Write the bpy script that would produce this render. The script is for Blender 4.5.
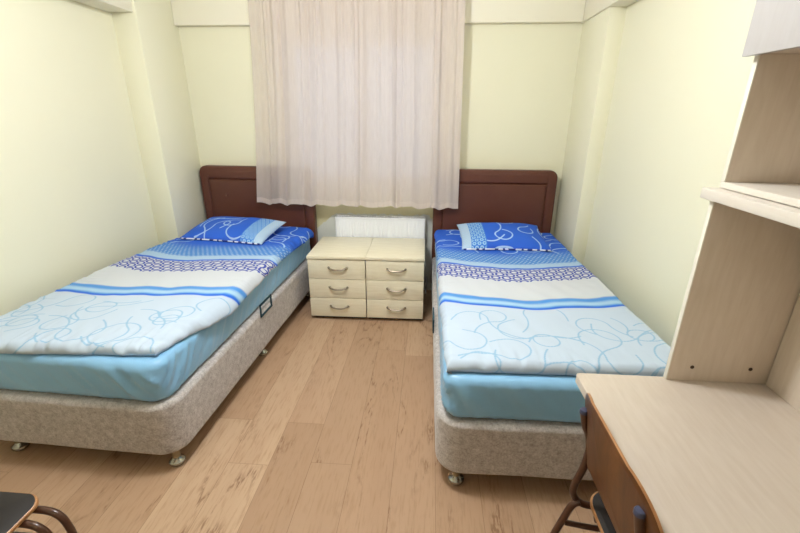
import bpy, bmesh, math, random
import numpy as np
from mathutils import Vector, Matrix, noise

for _o in list(bpy.data.objects):
    bpy.data.objects.remove(_o, do_unlink=True)
SC = bpy.context.scene
COL = SC.collection
PI = math.pi

# ------------------------------------------------------------------ camera
CAM_H, PITCH, YAW, ROLL, FPX = 1.4464, 0.3551, 0.0693, 0.0049, 412.36
cam = bpy.data.cameras.new('camera')
cam.sensor_width = 36.0
cam.lens = FPX * 36.0 / 800.0
cam.clip_start = 0.02
cam_o = bpy.data.objects.new('camera', cam)
COL.objects.link(cam_o)
cam_o.matrix_world = (Matrix.Translation((0, 0, CAM_H)) @ Matrix.Rotation(YAW, 4, 'Z')
                      @ Matrix.Rotation(PI / 2 - PITCH, 4, 'X') @ Matrix.Rotation(ROLL, 4, 'Z'))
SC.camera = cam_o

# ------------------------------------------------------------------ world, light, exposure
LAMP_POS = (-0.46, 1.38, 2.20)
LAMP_R = 0.085
LAMP_STRENGTH = 272.0
LAMP_COL = (0.93, 0.965, 1.0)
w = bpy.data.worlds.new('world'); SC.world = w; w.use_nodes = True
w.node_tree.nodes['Background'].inputs[0].default_value = (0.62, 0.66, 0.78, 1)
w.node_tree.nodes['Background'].inputs[1].default_value = 1.3
SC.view_settings.view_transform = 'Standard'
SC.view_settings.look = 'None'
SC.view_settings.gamma = 1.0
SC.view_settings.use_curve_mapping = False
SC.view_settings.exposure = 0.0


# ------------------------------------------------------------------ helpers
def lin(r, g, b):
    def f(c):
        c /= 255.0
        return c / 12.92 if c <= 0.04045 else ((c + 0.055) / 1.055) ** 2.4
    return (f(r), f(g), f(b), 1.0)


def catmull(pts, n=8):
    P = [Vector(p) for p in pts]
    out = []
    for i in range(len(P) - 1):
        p0 = P[max(i - 1, 0)]; p1 = P[i]; p2 = P[i + 1]; p3 = P[min(i + 2, len(P) - 1)]
        for k in range(n):
            t = k / n
            out.append(0.5 * ((2 * p1) + (p2 - p0) * t + (2 * p0 - 5 * p1 + 4 * p2 - p3) * t * t
                              + (3 * p1 - p0 - 3 * p2 + p3) * t ** 3))
    out.append(P[-1])
    return out


class MB:
    """collects shapes into one mesh"""
    def __init__(self):
        self.bm = bmesh.new()

    def box(self, x0, x1, y0, y1, z0, z1, bev=0.0, seg=2):
        t = bmesh.new()
        bmesh.ops.create_cube(t, size=1.0)
        for v in t.verts:
            v.co = Vector(((x0 + x1) / 2 + v.co.x * (x1 - x0), (y0 + y1) / 2 + v.co.y * (y1 - y0),
                           (z0 + z1) / 2 + v.co.z * (z1 - z0)))
        if bev > 0:
            bmesh.ops.bevel(t, geom=list(t.edges), offset=bev, segments=seg, profile=0.5, affect='EDGES')
        self.merge(t)
        return self

    def merge(self, t):
        me = bpy.data.meshes.new('tmp'); t.to_mesh(me); t.free()
        self.bm.from_mesh(me); bpy.data.meshes.remove(me)

    def tube(self, pts, r, n=14, smooth=8, cap=True):
        P = catmull(pts, smooth) if smooth else [Vector(p) for p in pts]
        T0 = (P[1] - P[0]).normalized()
        ref = Vector((0, 0, 1)) if abs(T0.z) < 0.9 else Vector((0, 1, 0))
        N = (ref - T0 * ref.dot(T0)).normalized()
        rings = []
        for i, p in enumerate(P):
            T = (P[min(i + 1, len(P) - 1)] - P[max(i - 1, 0)]).normalized()
            N = (N - T * N.dot(T)).normalized()
            B = T.cross(N)
            rr = r[min(i * len(r) // len(P), len(r) - 1)] if isinstance(r, (list, tuple)) else r
            rings.append([self.bm.verts.new(p + (N * math.cos(2 * PI * k / n) + B * math.sin(2 * PI * k / n)) * rr)
                          for k in range(n)])
        for a, b in zip(rings[:-1], rings[1:]):
            for k in range(n):
                self.bm.faces.new((a[k], a[(k + 1) % n], b[(k + 1) % n], b[k]))
        if cap:
            self.bm.faces.new(list(reversed(rings[0]))); self.bm.faces.new(rings[-1])
        return self

    def lathe(self, prof, center, n=28, axis='z'):
        rings = []
        c = Vector(center)
        for r, h in prof:
            ring = []
            for k in range(n):
                a = 2 * PI * k / n
                if axis == 'z': v = Vector((r * math.cos(a), r * math.sin(a), h))
                elif axis == 'y': v = Vector((r * math.cos(a), h, -r * math.sin(a)))
                else: v = Vector((h, r * math.cos(a), r * math.sin(a)))
                ring.append(self.bm.verts.new(c + v))
            rings.append(ring)
        for a, b in zip(rings[:-1], rings[1:]):
            for k in range(n):
                self.bm.faces.new((a[k], a[(k + 1) % n], b[(k + 1) % n], b[k]))
        self.bm.faces.new(list(reversed(rings[0]))); self.bm.faces.new(rings[-1])
        return self

    def layers(self, loops, close=True):
        """skin a stack of equal-length closed loops (lists of 3-tuples)"""
        rr = [[self.bm.verts.new(p) for p in L] for L in loops]
        n = len(rr[0])
        for a, b in zip(rr[:-1], rr[1:]):
            for k in range(n):
                self.bm.faces.new((a[k], a[(k + 1) % n], b[(k + 1) % n], b[k]))
        if close:
            self.bm.faces.new(list(reversed(rr[0]))); self.bm.faces.new(rr[-1])
        return self

    def build(self, name, mat, parent=None, smooth=True, angle=35):
        bmesh.ops.recalc_face_normals(self.bm, faces=list(self.bm.faces))
        me = bpy.data.meshes.new(name)
        self.bm.to_mesh(me); self.bm.free()
        me.materials.append(mat)
        if smooth:
            me.polygons.foreach_set('use_smooth', [True] * len(me.polygons))
            me.set_sharp_from_angle(angle=math.radians(angle))
        o = bpy.data.objects.new(name, me)
        COL.objects.link(o)
        if parent is not None:
            o.parent = parent
        return o


def rrect(x0, x1, y0, y1, r, n=8, rs=None):
    """rounded rectangle outline; rs = radii for (x0y0, x1y0, x1y1, x0y1)"""
    rs = rs or (r, r, r, r)
    out = []
    for (cx, cy, sx, sy, a0, rr) in ((x0, y0, 1, 1, PI, rs[0]), (x1, y0, -1, 1, 1.5 * PI, rs[1]),
                                     (x1, y1, -1, -1, 0, rs[2]), (x0, y1, 1, -1, 0.5 * PI, rs[3])):
        for k in range(n + 1):
            a = a0 + 0.5 * PI * k / n
            out.append((cx + sx * rr + rr * math.cos(a), cy + sy * rr + rr * math.sin(a)))
    return out


def thing(name, label, cat, loc=(0, 0, 0), rz=0.0, group=None):
    o = bpy.data.objects.new(name, None)
    o.empty_display_size = 0.1
    COL.objects.link(o)
    o.location = loc; o.rotation_euler = (0, 0, rz)
    return tag(o, label, cat, group)


def tag(o, label, cat, group=None):
    o['label'] = label; o['category'] = cat
    if group: o['group'] = group
    return o


def struct(name, mb, mat, **k):
    o = mb.build(name, mat, **k)
    o['kind'] = 'structure'
    return o


def copy_tree(o, parent=None):
    c = o.copy(); COL.objects.link(c)
    if parent is not None: c.parent = parent
    for ch in [x for x in list(bpy.data.objects) if x.parent == o]:
        copy_tree(ch, c)
    return c


# ------------------------------------------------------------------ materials
class NT:
    def __init__(self, name):
        self.m = bpy.data.materials.new(name); self.m.use_nodes = True
        self.t = self.m.node_tree
        self.b = self.t.nodes['Principled BSDF']

    def n(self, typ, **k):
        x = self.t.nodes.new(typ)
        for a, b in k.items(): setattr(x, a, b)
        return x

    def l(self, a, b): self.t.links.new(a, b)

    def math(self, op, a, b=None, c=None):
        x = self.n('ShaderNodeMath', operation=op)
        for i, v in enumerate((a, b, c)):
            if v is None: continue
            if isinstance(v, (int, float)): x.inputs[i].default_value = v
            else: self.l(v, x.inputs[i])
        return x.outputs[0]

    def mix(self, fac, a, b, typ='MIX'):
        x = self.n('ShaderNodeMix', data_type='RGBA', blend_type=typ)
        for i, v in ((0, fac), (6, a), (7, b)):
            if isinstance(v, (int, float)): x.inputs[i].default_value = v
            elif isinstance(v, tuple): x.inputs[i].default_value = v
            else: self.l(v, x.inputs[i])
        return x.outputs[2]

    def noise(self, vec, scale, detail=3, rough=0.5, dist=0.0):
        x = self.n('ShaderNodeTexNoise')
        x.inputs['Scale'].default_value = scale; x.inputs['Detail'].default_value = detail
        x.inputs['Roughness'].default_value = rough; x.inputs['Distortion'].default_value = dist
        if vec is not None: self.l(vec, x.inputs['Vector'])
        return x.outputs[0]

    def coords(self, kind='Object', scale=(1, 1, 1)):
        tc = self.n('ShaderNodeTexCoord'); mp = self.n('ShaderNodeMapping')
        mp.inputs['Scale'].default_value = scale
        self.l(tc.outputs[kind], mp.inputs['Vector'])
        return mp.outputs[0]

    def ramp(self, fac, stops):
        x = self.n('ShaderNodeValToRGB'); e = x.color_ramp.elements
        while len(e) < len(stops): e.new(0.5)
        for el, (p, c) in zip(e, stops): el.position = p; el.color = c
        self.l(fac, x.inputs[0]); return x.outputs[0]

    def bump(self, h, strength=0.3, dist=0.002):
        x = self.n('ShaderNodeBump')
        x.inputs['Strength'].default_value = strength; x.inputs['Distance'].default_value = dist
        self.l(h, x.inputs['Height']); self.l(x.outputs[0], self.b.inputs['Normal'])

    def set(self, color=None, rough=None, metal=None, spec=None):
        for key, v in (('Base Color', color), ('Roughness', rough), ('Metallic', metal), ('Specular IOR Level', spec)):
            if v is None: continue
            if isinstance(v, (int, float, tuple)): self.b.inputs[key].default_value = v
            else: self.l(v, self.b.inputs[key])
        return self


def mat_paint(name, c):
    t = NT(name); v = t.coords()
    n = t.noise(v, 2.2, 2)
    a = tuple(x * 0.97 for x in c[:3]) + (1,)
    t.set(t.mix(n, a, c), 0.55, 0, 0.3)
    t.bump(t.noise(v, 160, 2), 0.08, 0.001)
    return t.m


def mat_floor():
    t = NT('oak_laminate')
    tc = t.n('ShaderNodeTexCoord'); sp = t.n('ShaderNodeSeparateXYZ'); t.l(tc.outputs['Object'], sp.inputs[0])
    X, Y = sp.outputs[0], sp.outputs[1]
    PW, PL = 0.182, 1.38
    u = t.math('DIVIDE', t.math('ADD', X, 0.485 + PW * 20), PW)
    row = t.math('FLOOR', u)
    wn = t.n('ShaderNodeTexWhiteNoise', noise_dimensions='1D'); t.l(row, wn.inputs['W'])
    v = t.math('DIVIDE', t.math('ADD', Y, t.math('MULTIPLY', wn.outputs[0], PL)), PL)
    v = t.math('ADD', v, 20.0)
    pid = t.math('FLOOR', v)
    cv = t.n('ShaderNodeCombineXYZ'); t.l(row, cv.inputs[0]); t.l(pid, cv.inputs[1])
    w2 = t.n('ShaderNodeTexWhiteNoise', noise_dimensions='2D'); t.l(cv.outputs[0], w2.inputs['Vector'])
    rnd = w2.outputs[0]
    # seams
    fu = t.math('ABSOLUTE', t.math('SUBTRACT', t.math('FRACT', u), 0.5))
    fv = t.math('ABSOLUTE', t.math('SUBTRACT', t.math('FRACT', v), 0.5))
    seam = t.math('MAXIMUM', t.math('GREATER_THAN', fu, 0.5 - 0.0012 / PW), t.math('GREATER_THAN', fv, 0.5 - 0.001 / PL))
    # grain coordinates: stretched along the plank, shifted per plank
    off = t.n('ShaderNodeCombineXYZ')
    t.l(t.math('MULTIPLY', rnd, 37.0), off.inputs[0]); t.l(t.math('MULTIPLY', rnd, 91.0), off.inputs[1])
    va = t.n('ShaderNodeVectorMath', operation='ADD'); t.l(tc.outputs['Object'], va.inputs[0]); t.l(off.outputs[0], va.inputs[1])
    mp = t.n('ShaderNodeMapping'); mp.inputs['Scale'].default_value = (1, 0.10, 1); t.l(va.outputs[0], mp.inputs[0])
    mp2 = t.n('ShaderNodeMapping'); mp2.inputs['Scale'].default_value = (1, 0.19, 1); t.l(va.outputs[0], mp2.inputs[0])
    fine = t.noise(mp.outputs[0], 95, 4, 0.6)
    broad = t.noise(mp.outputs[0], 9, 3, 0.5, 0.4)
    # cathedral figure: contour lines of a stretched noise
    fig = t.noise(mp2.outputs[0], 6.5, 2, 0.45, 0.3)
    rings = t.math('ABSOLUTE', t.math('SUBTRACT', t.math('FRACT', t.math('MULTIPLY', fig, 9.0)), 0.5))
    ringm = t.math('MULTIPLY', t.math('SMOOTH_MAX', t.math('SUBTRACT', rings, 0.30), 0.0, 0.05), 4.0)
    patch = t.n('ShaderNodeMapRange'); patch.inputs[1].default_value = 0.47; patch.inputs[2].default_value = 0.62
    t.l(t.noise(mp2.outputs[0], 4.3, 2, 0.5), patch.inputs[0])
    speck = t.n('ShaderNodeMapRange'); speck.inputs[1].default_value = 0.42; speck.inputs[2].default_value = 0.62
    t.l(t.noise(mp2.outputs[0], 120, 2, 0.6), speck.inputs[0])
    figm = t.math('MULTIPLY', t.math('MULTIPLY', ringm, patch.outputs[0]), speck.outputs[0])
    base = t.ramp(rnd, [(0.0, lin(176, 144, 116)), (0.3, lin(192, 160, 131)), (0.6, lin(180, 147, 118)), (0.85, lin(196, 164, 134)), (1.0, lin(203, 173, 143))])
    c = t.mix(t.math('MULTIPLY', broad, 0.55), base, lin(164, 129, 101))
    f2 = t.n('ShaderNodeMapRange'); f2.inputs[1].default_value = 0.5; f2.inputs[2].default_value = 0.8; f2.inputs[4].default_value = 0.75
    t.l(fine, f2.inputs[0])
    c = t.mix(f2.outputs[0], c, lin(152, 116, 82))
    c = t.mix(t.math('MINIMUM', t.math('MULTIPLY', figm, 1.25), 0.7), c, lin(120, 84, 56))
    c = t.mix(t.math('MULTIPLY', seam, 0.5), c, lin(110, 76, 48))
    t.set(c, 0.42, 0, 0.35)
    t.bump(t.math('SUBTRACT', t.math('MULTIPLY', fine, 0.3), seam), 0.15, 0.001)
    return t.m


def mat_board(name, a, b, rough=0.4, along='Y'):
    """pale foil-covered board with a faint grain"""
    sc = {'X': (0.12, 1, 1), 'Y': (1, 0.12, 1), 'Z': (1, 1, 0.12)}[along]
    t = NT(name); v = t.coords('Object', sc)
    n = t.noise(v, 70, 4, 0.6, 0.3); n2 = t.noise(v, 9, 2)
    f = t.n('ShaderNodeMapRange'); f.inputs[1].default_value = 0.35; f.inputs[2].default_value = 0.75
    t.l(n, f.inputs[0])
    c = t.mix(f.outputs[0], a, b)
    c = t.mix(t.math('MULTIPLY', n2, 0.25), c, b)
    t.set(c, rough, 0, 0.4)
    return t.m


def mat_ply(name, a, b, c0, rough=0.35):
    t = NT(name); v = t.coords('Object', (1, 1, 0.16))
    n = t.noise(v, 26, 5, 0.6, 0.6); n2 = t.noise(v, 140, 2, 0.6)
    c = t.ramp(n, [(0.25, a), (0.5, b), (0.78, c0)])
    c = t.mix(t.math('MULTIPLY', n2, 0.3), c, a)
    t.set(c, rough, 0, 0.45)
    return t.m


def mat_plain(name, c, rough=0.5, metal=0.0, spec=0.5, var=0.06, scale=30):
    t = NT(name); v = t.coords()
    n = t.noise(v, scale, 3)
    d = tuple(x * (1 - var * 2) for x in c[:3]) + (1,)
    t.set(t.mix(n, d, c), rough, metal, spec)
    return t.m


def mat_chenille():
    t = NT('beige_chenille'); v = t.coords()
    n = t.noise(v, 140, 3, 0.65); n2 = t.noise(v, 38, 4, 0.6)
    c = t.ramp(t.math('ADD', t.math('MULTIPLY', n, 0.55), t.math('MULTIPLY', n2, 0.45)),
               [(0.34, lin(150, 141, 136)), (0.52, lin(186, 179, 175)), (0.68, lin(212, 206, 203))])
    t.set(c, 0.95, 0, 0.15)
    t.b.inputs['Sheen Weight'].default_value = 0.25
    t.bump(t.math('ADD', n, n2), 0.5, 0.003)
    return t.m


def mat_leather():
    t = NT('brown_leatherette'); v = t.coords()
    vo = t.n('ShaderNodeTexVoronoi'); vo.inputs['Scale'].default_value = 260; t.l(v, vo.inputs['Vector'])
    n = t.noise(v, 6, 2)
    t.set(t.mix(n, lin(84, 46, 34), lin(98, 55, 41)), 0.42, 0, 0.4)
    t.bump(vo.outputs[0], 0.25, 0.001)
    return t.m


def mat_sheet():
    t = NT('light_blue_satin_sheet'); v = t.coords()
    n = t.noise(v, 5, 3)
    t.set(t.mix(n, lin(126, 178, 216), lin(142, 192, 228)), 0.34, 0, 0.5)
    t.b.inputs['Sheen Weight'].default_value = 0.15
    t.bump(t.noise(v, 500, 2), 0.1, 0.0005)
    return t.m


def print_coords(t):
    """cloth coordinates in metres (u across, v along) and the distance to the nearest drawn curl"""
    uv = t.n('ShaderNodeUVMap', uv_map='cloth'); sp = t.n('ShaderNodeSeparateXYZ'); t.l(uv.outputs[0], sp.inputs[0])
    a = t.n('ShaderNodeAttribute', attribute_name='curl')
    return sp.outputs[0], sp.outputs[1], a.outputs['Fac']


def step(t, x, a, b):
    m = t.n('ShaderNodeMapRange', interpolation_type='SMOOTHSTEP')
    m.inputs[1].default_value = a; m.inputs[2].default_value = b
    if a > b:
        m.inputs[1].default_value = b; m.inputs[2].default_value = a
        m.inputs[3].default_value = 1.0; m.inputs[4].default_value = 0.0
    t.l(x, m.inputs[0]); return m.outputs[0]


def lattice(t, u, v, c):
    """distance to the nearest point of a triangular lattice"""
    h = c * math.sqrt(3)
    def one(du, dv):
        x = t.math('PINGPONG', t.math('ADD', u, du), c / 2) if False else None
        def fold(w, p, d):
            f = t.math('FRACT', t.math('ADD', t.math('DIVIDE', w, p), d))
            return t.math('MULTIPLY', t.math('ABSOLUTE', t.math('SUBTRACT', f, 0.5)), p)
        a, b = fold(u, c, 0.5 + du), fold(v, h, 0.5 + dv)
        return t.math('SQRT', t.math('ADD', t.math('MULTIPLY', a, a), t.math('MULTIPLY', b, b)))
    return t.math('MINIMUM', one(0, 0), one(.5, .5))


def mul(t, *a):
    r = a[0]
    for x in a[1:]: r = t.math('MULTIPLY', r, x)
    return r


def mat_duvet():
    t = NT('blue_swirl_cotton')
    u, v, d = print_coords(t)
    K = {k: lin(*x) for k, x in PRINT.items()}
    # broad bands along the cloth
    stops = [(0, 'pale'), (.492, 'pale'), (.494, 'dark'), (.509, 'dark'), (.515, 'mid'), (.530, 'light'), (.548, 'light'), (.570, 'mid'),
             (.592, 'mid'), (.598, 'white'), (.985, 'white'), (.987, 'line'), (1.008, 'line'), (1.014, 'band'),
             (1.09, 'band'), (1.15, 'dot'), (1.32, 'blue'), (2, 'blue')]
    c = t.ramp(t.math('DIVIDE', v, 2.0), [(p / 2, K[k]) for p, k in stops])
    # curls: pale blue at the foot, whitish on the blue end
    nb = t.noise(None, 6, 2)
    curl = step(t, d, .0052, .0022)
    c = t.mix(mul(t, curl, step(t, v, .492, .485), .7), c, K['swirl'])
    curl2 = step(t, d, .0068, .0030)
    c = t.mix(mul(t, curl2, step(t, v, 1.19, 1.27), .9), c, K['wsw'])
    # honeycomb rings
    h = lattice(t, u, v, .052)
    ring = mul(t, step(t, h, .0125, .0150), step(t, h, .0255, .0230))
    c = t.mix(mul(t, ring, step(t, v, .805, .815), step(t, v, .986, .983)), c, K['navy'])
    # dots that dissolve into the blue
    p = lattice(t, u, v, .027)
    c = t.mix(mul(t, step(t, p, .005, .008), step(t, v, 1.06, 1.10), step(t, v, 1.30, 1.16)), c, K['dot'])
    c = t.mix(mul(t, step(t, p, .008, .005), step(t, v, 1.09, 1.12), step(t, v, 1.32, 1.18), .8), c, K['band'])
    t.set(c, 0.75, 0, 0.25)
    t.bump(t.noise(t.coords(), 420, 2), 0.12, 0.0006)
    return t.m


def mat_pillow():
    t = NT('blue_swirl_pillow_cotton')
    u, v, d = print_coords(t)
    K = {k: lin(*x) for k, x in PRINT.items()}
    c = t.ramp(u, [(0, K['band']), (.064, K['band']), (.067, K['mid']), (.165, K['mid']), (.172, K['blue']), (1, K['blue'])])
    c = t.mix(mul(t, step(t, d, .0072, .0034), step(t, u, .165, .175), .9), c, K['wsw'])
    h = lattice(t, u, v, .034)
    c = t.mix(mul(t, step(t, h, .0060, .0080), step(t, h, .0135, .0115), step(t, u, .066, .068), step(t, u, .166, .160)), c, K['light'])
    c = t.mix(mul(t, step(t, h, .0155, .0175), step(t, u, .066, .068), step(t, u, .166, .160)), c, K['blue'])
    c = t.mix(mul(t, step(t, lattice(t, u, v, .017), .005, .003), step(t, u, .064, .060), .6), c, K['white'])
    t.set(c, 0.7, 0, 0.25)
    t.bump(t.noise(t.coords(), 420, 2), 0.12, 0.0006)
    return t.m


def mat_piping():
    t = NT('striped_piping')
    sp = t.n('ShaderNodeSeparateXYZ'); tc = t.n('ShaderNodeTexCoord'); t.l(tc.outputs['Object'], sp.inputs[0])
    n = t.noise(tc.outputs['Object'], 9, 1)
    f = t.math('FRACT', t.math('ADD', t.math('MULTIPLY', sp.outputs[0], 17.0), t.math('MULTIPLY', n, 2.5)))
    t.set(t.mix(t.math('GREATER_THAN', f, .6), lin(232, 234, 240), lin(44, 56, 130)), 0.7)
    return t.m


def mat_curtain(name, alpha):
    t = NT(name); v = t.coords('Object', (1, 1, 0.05))
    n = t.noise(v, 240, 2, 0.6)
    c = t.mix(n, lin(222, 208, 200), lin(240, 228, 220))
    df = t.n('ShaderNodeBsdfDiffuse'); tr = t.n('ShaderNodeBsdfTranslucent'); tp = t.n('ShaderNodeBsdfTransparent')
    t.l(c, df.inputs[0]); t.l(c, tr.inputs[0])
    m1 = t.n('ShaderNodeMixShader'); m1.inputs[0].default_value = 0.35
    t.l(df.outputs[0], m1.inputs[1]); t.l(tr.outputs[0], m1.inputs[2])
    m2 = t.n('ShaderNodeMixShader')
    sp = t.n('ShaderNodeSeparateXYZ'); tc = t.n('ShaderNodeTexCoord'); t.l(tc.outputs['Object'], sp.inputs[0])
    mr = t.n('ShaderNodeMapRange'); mr.inputs[1].default_value = -.62; mr.inputs[2].default_value = -.50
    mr.inputs[3].default_value = alpha * 3.2; mr.inputs[4].default_value = alpha
    t.l(sp.outputs[0], mr.inputs[0]); t.l(mr.outputs[0], m2.inputs[0])
    t.l(m1.outputs[0], m2.inputs[1]); t.l(tp.outputs[0], m2.inputs[2])
    out = [x for x in t.t.nodes if x.type == 'OUTPUT_MATERIAL'][0]
    t.l(m2.outputs[0], out.inputs['Surface'])
    return t.m


def mat_glass():
    t = NT('window_glass')
    gl = t.n('ShaderNodeBsdfGlossy'); gl.inputs['Roughness'].default_value = 0.35
    tp = t.n('ShaderNodeBsdfTransparent'); tp.inputs[0].default_value = (0.9, 0.93, 0.95, 1)
    m = t.n('ShaderNodeMixShader'); m.inputs[0].default_value = 0.04
    t.l(tp.outputs[0], m.inputs[1]); t.l(gl.outputs[0], m.inputs[2])
    out = [x for x in t.t.nodes if x.type == 'OUTPUT_MATERIAL'][0]
    t.l(m.outputs[0], out.inputs['Surface'])
    return t.m


def mat_lamp():
    t = NT('lit_opal_glass')
    t.b.inputs['Base Color'].default_value = (0.9, 0.9, 0.88, 1)
    t.b.inputs['Emission Color'].default_value = LAMP_COL + (1,)
    t.b.inputs['Emission Strength'].default_value = LAMP_STRENGTH
    return t.m


PRINT = dict(
    pale=(190, 204, 220), swirl=(124, 172, 206), dark=(40, 100, 208), mid=(78, 142, 212), light=(164, 198, 226),
    white=(204, 208, 214), navy=(66, 80, 164), line=(52, 102, 204), band=(168, 196, 222), dot=(80, 134, 206),
    blue=(44, 96, 204), wsw=(176, 204, 234))
M_DUVET = mat_duvet(); M_PILLOW = mat_pillow(); M_PIPE = mat_piping()
M_WALL = mat_paint('cream_wall_paint', lin(240, 236, 210))
def mat_wall_back():
    t = NT('cream_wall_paint_with_old_grey_patch_and_curtain_shade'); v = t.coords()
    sp = t.n('ShaderNodeSeparateXYZ'); t.l(v, sp.inputs[0])
    n = t.noise(v, 2.2, 2)
    c = t.mix(n, lin(234, 230, 202), lin(240, 236, 210))
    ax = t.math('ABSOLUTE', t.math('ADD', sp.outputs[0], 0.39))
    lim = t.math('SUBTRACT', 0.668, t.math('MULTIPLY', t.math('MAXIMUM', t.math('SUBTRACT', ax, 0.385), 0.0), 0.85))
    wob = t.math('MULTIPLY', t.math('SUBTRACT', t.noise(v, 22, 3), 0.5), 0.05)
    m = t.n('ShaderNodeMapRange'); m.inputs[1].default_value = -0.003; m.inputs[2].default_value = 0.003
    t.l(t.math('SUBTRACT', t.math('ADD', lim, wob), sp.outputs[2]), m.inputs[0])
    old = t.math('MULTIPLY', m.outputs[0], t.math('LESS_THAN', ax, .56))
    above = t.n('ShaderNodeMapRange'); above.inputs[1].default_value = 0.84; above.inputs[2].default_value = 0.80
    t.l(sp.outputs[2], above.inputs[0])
    c = t.mix(t.math('MULTIPLY', t.math('MULTIPLY', above.outputs[0], t.math('LESS_THAN', ax, .56)), .55), c, lin(206, 196, 140))  # olive tint: the curtain's shadow below its hem, painted into the wall colour
    c = t.mix(old, c, lin(222, 224, 216))
    t.set(c, 0.55, 0, 0.3)
    t.bump(t.noise(v, 160, 2), 0.08, 0.001)
    return t.m


M_WALLB = mat_wall_back()
M_BEAM = mat_paint('pale_cream_beam_paint', lin(246, 240, 220))
M_CEIL = mat_paint('white_ceiling_paint', lin(244, 242, 232))
M_FLOOR = mat_floor()
M_BASE = mat_chenille()
M_LEATH = mat_leather()
M_SHEET = mat_sheet()
M_CHROME = mat_plain('chrome', (0.42, 0.41, 0.38, 1), 0.2, 1.0)
M_POST = mat_plain('satin_brass', lin(150, 138, 112), 0.35, 0.7)
M_NIGHT = mat_board('pale_cream_board', lin(240, 232, 208), lin(228, 218, 190), 0.4, 'X')
M_DESK = mat_board('pale_maple_board', lin(208, 195, 180), lin(199, 184, 167), 0.38, 'Y')
M_DESKV = mat_board('pale_maple_board_upright', lin(222, 208, 192), lin(212, 196, 178), 0.4, 'Z')
M_EDGE = mat_plain('white_edge_band', lin(236, 230, 214), 0.4)
M_CABW = mat_board('white_cabinet_board', lin(186, 182, 180), lin(179, 174, 171), 0.4, 'Z')
M_SHELF = mat_board('pale_shelf_board', lin(218, 210, 198), lin(210, 200, 187), 0.4, 'Y')
M_DARK = mat_plain('dark_gap', lin(40, 32, 26), 0.8)
M_HANDLE = mat_plain('aged_nickel', (0.34, 0.29, 0.23, 1), 0.3, 1.0)
M_RAD = mat_plain('white_radiator_enamel', lin(240, 242, 246), 0.3, 0, 0.5, 0.0)
M_PVC = mat_plain('white_pvc', lin(232, 232, 236), 0.35)
M_TUBE = mat_plain('brown_painted_tube', lin(76, 45, 29), 0.28, 0.0, 0.6)
M_PLY = mat_ply('walnut_plywood', lin(66, 38, 18), lin(96, 57, 27), lin(120, 76, 38))
M_PLYEDGE = mat_ply('pale_plywood_edge', lin(150, 102, 62), lin(172, 122, 78), lin(190, 140, 94))
M_PAD = mat_plain('dark_laminate', lin(42, 37, 35), 0.6, 0, 0.3)
M_CAP = mat_plain('blue_grey_plastic', lin(70, 74, 98), 0.3)
M_STRAP = mat_plain('dark_teal_webbing', lin(22, 62, 74), 0.7)
M_CURT = mat_curtain('sheer_blush_voile', 0.10)
M_HEM = mat_curtain('doubled_blush_voile', 0.03)
M_GLASS = mat_glass()
M_LAMP = mat_lamp()
M_RUBBER = mat_plain('black_rubber', lin(28, 26, 25), 0.7)

# ------------------------------------------------------------------ setting
D = 3.319          # back wall
XL, XR = -2.03, 1.115
CLX, CRX, CY = -1.868, 1.022, 2.856    # column side faces and front face
YF = -0.75
HC = 2.42
ZB = 2.035         # underside of the beams

struct('floor', MB().box(XL - .15, XR + .15, YF - .15, D + .2, -0.1, 0.0), M_FLOOR, smooth=False)
struct('ceiling', MB().box(XL - .15, XR + .15, YF - .15, D + .2, HC, HC + 0.1), M_CEIL, smooth=False)
mb = MB()
mb.box(XL - 0.15, XL, YF - .15, D + .2, 0, HC)
mb.box(XL - 0.01, CLX, CY, D + 0.01, 0, HC, 0.006)
struct('wall_left', mb, M_WALL)
mb = MB()
mb.box(XR, XR + 0.15, YF - .15, D + .2, 0, HC)
mb.box(CRX, XR + 0.01, CY, D + 0.01, 0, HC, 0.006)
struct('wall_right', mb, M_WALL)
# back wall with a window opening
WX0, WX1, WZ0, WZ1 = -1.11, 0.06, 0.90, 1.97
mb = MB()
mb.box(XL, WX0, D, D + .2, 0, HC); mb.box(WX1, XR, D, D + .2, 0, HC)
mb.box(WX0, WX1, D, D + .2, 0, WZ0); mb.box(WX0, WX1, D, D + .2, WZ1, HC)
struct('wall_back', mb, M_WALLB, smooth=False)
struct('wall_front', MB().box(XL, XR, YF - .15, YF, 0, HC), M_WALL, smooth=False)
# beams (down-stands) under the ceiling
struct('trim_1', MB().box(CLX, CRX - 0.017, D - 0.05, D + 0.01, ZB, HC, 0.004), M_BEAM)
struct('trim_2', MB().box(XL - 0.01, -1.885, YF, CY + .01, ZB, HC, 0.004), M_BEAM)
mb = MB(); mb.box(1.006, XR + 0.01, YF, D, ZB, HC, 0.004)
struct('trim_3', mb, M_BEAM)
# window: frame and panes
fr = MB()
f = 0.06
y0, y1 = D + .06, D + .12
fr.box(WX0, WX0 + f, y0, y1, WZ0, WZ1, .006); fr.box(WX1 - f, WX1, y0, y1, WZ0, WZ1, .006)
fr.box(WX0, WX1, y0, y1, WZ0, WZ0 + f, .006); fr.box(WX0, WX1, y0, y1, WZ1 - f, WZ1, .006)
xm = (WX0 + WX1) / 2
fr.box(xm - .05, xm + .05, y0 - .008, y1, WZ0, WZ1, .006)
win = struct('window_1', fr, M_PVC)
for a, b in ((WX0 + f - .005, xm - .045), (xm + .045, WX1 - f + .005)):
    MB().box(a, b, D + .085, D + .092, WZ0 + f - .005, WZ1 - f + .005).build('pane', M_GLASS, win, smooth=False)
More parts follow.
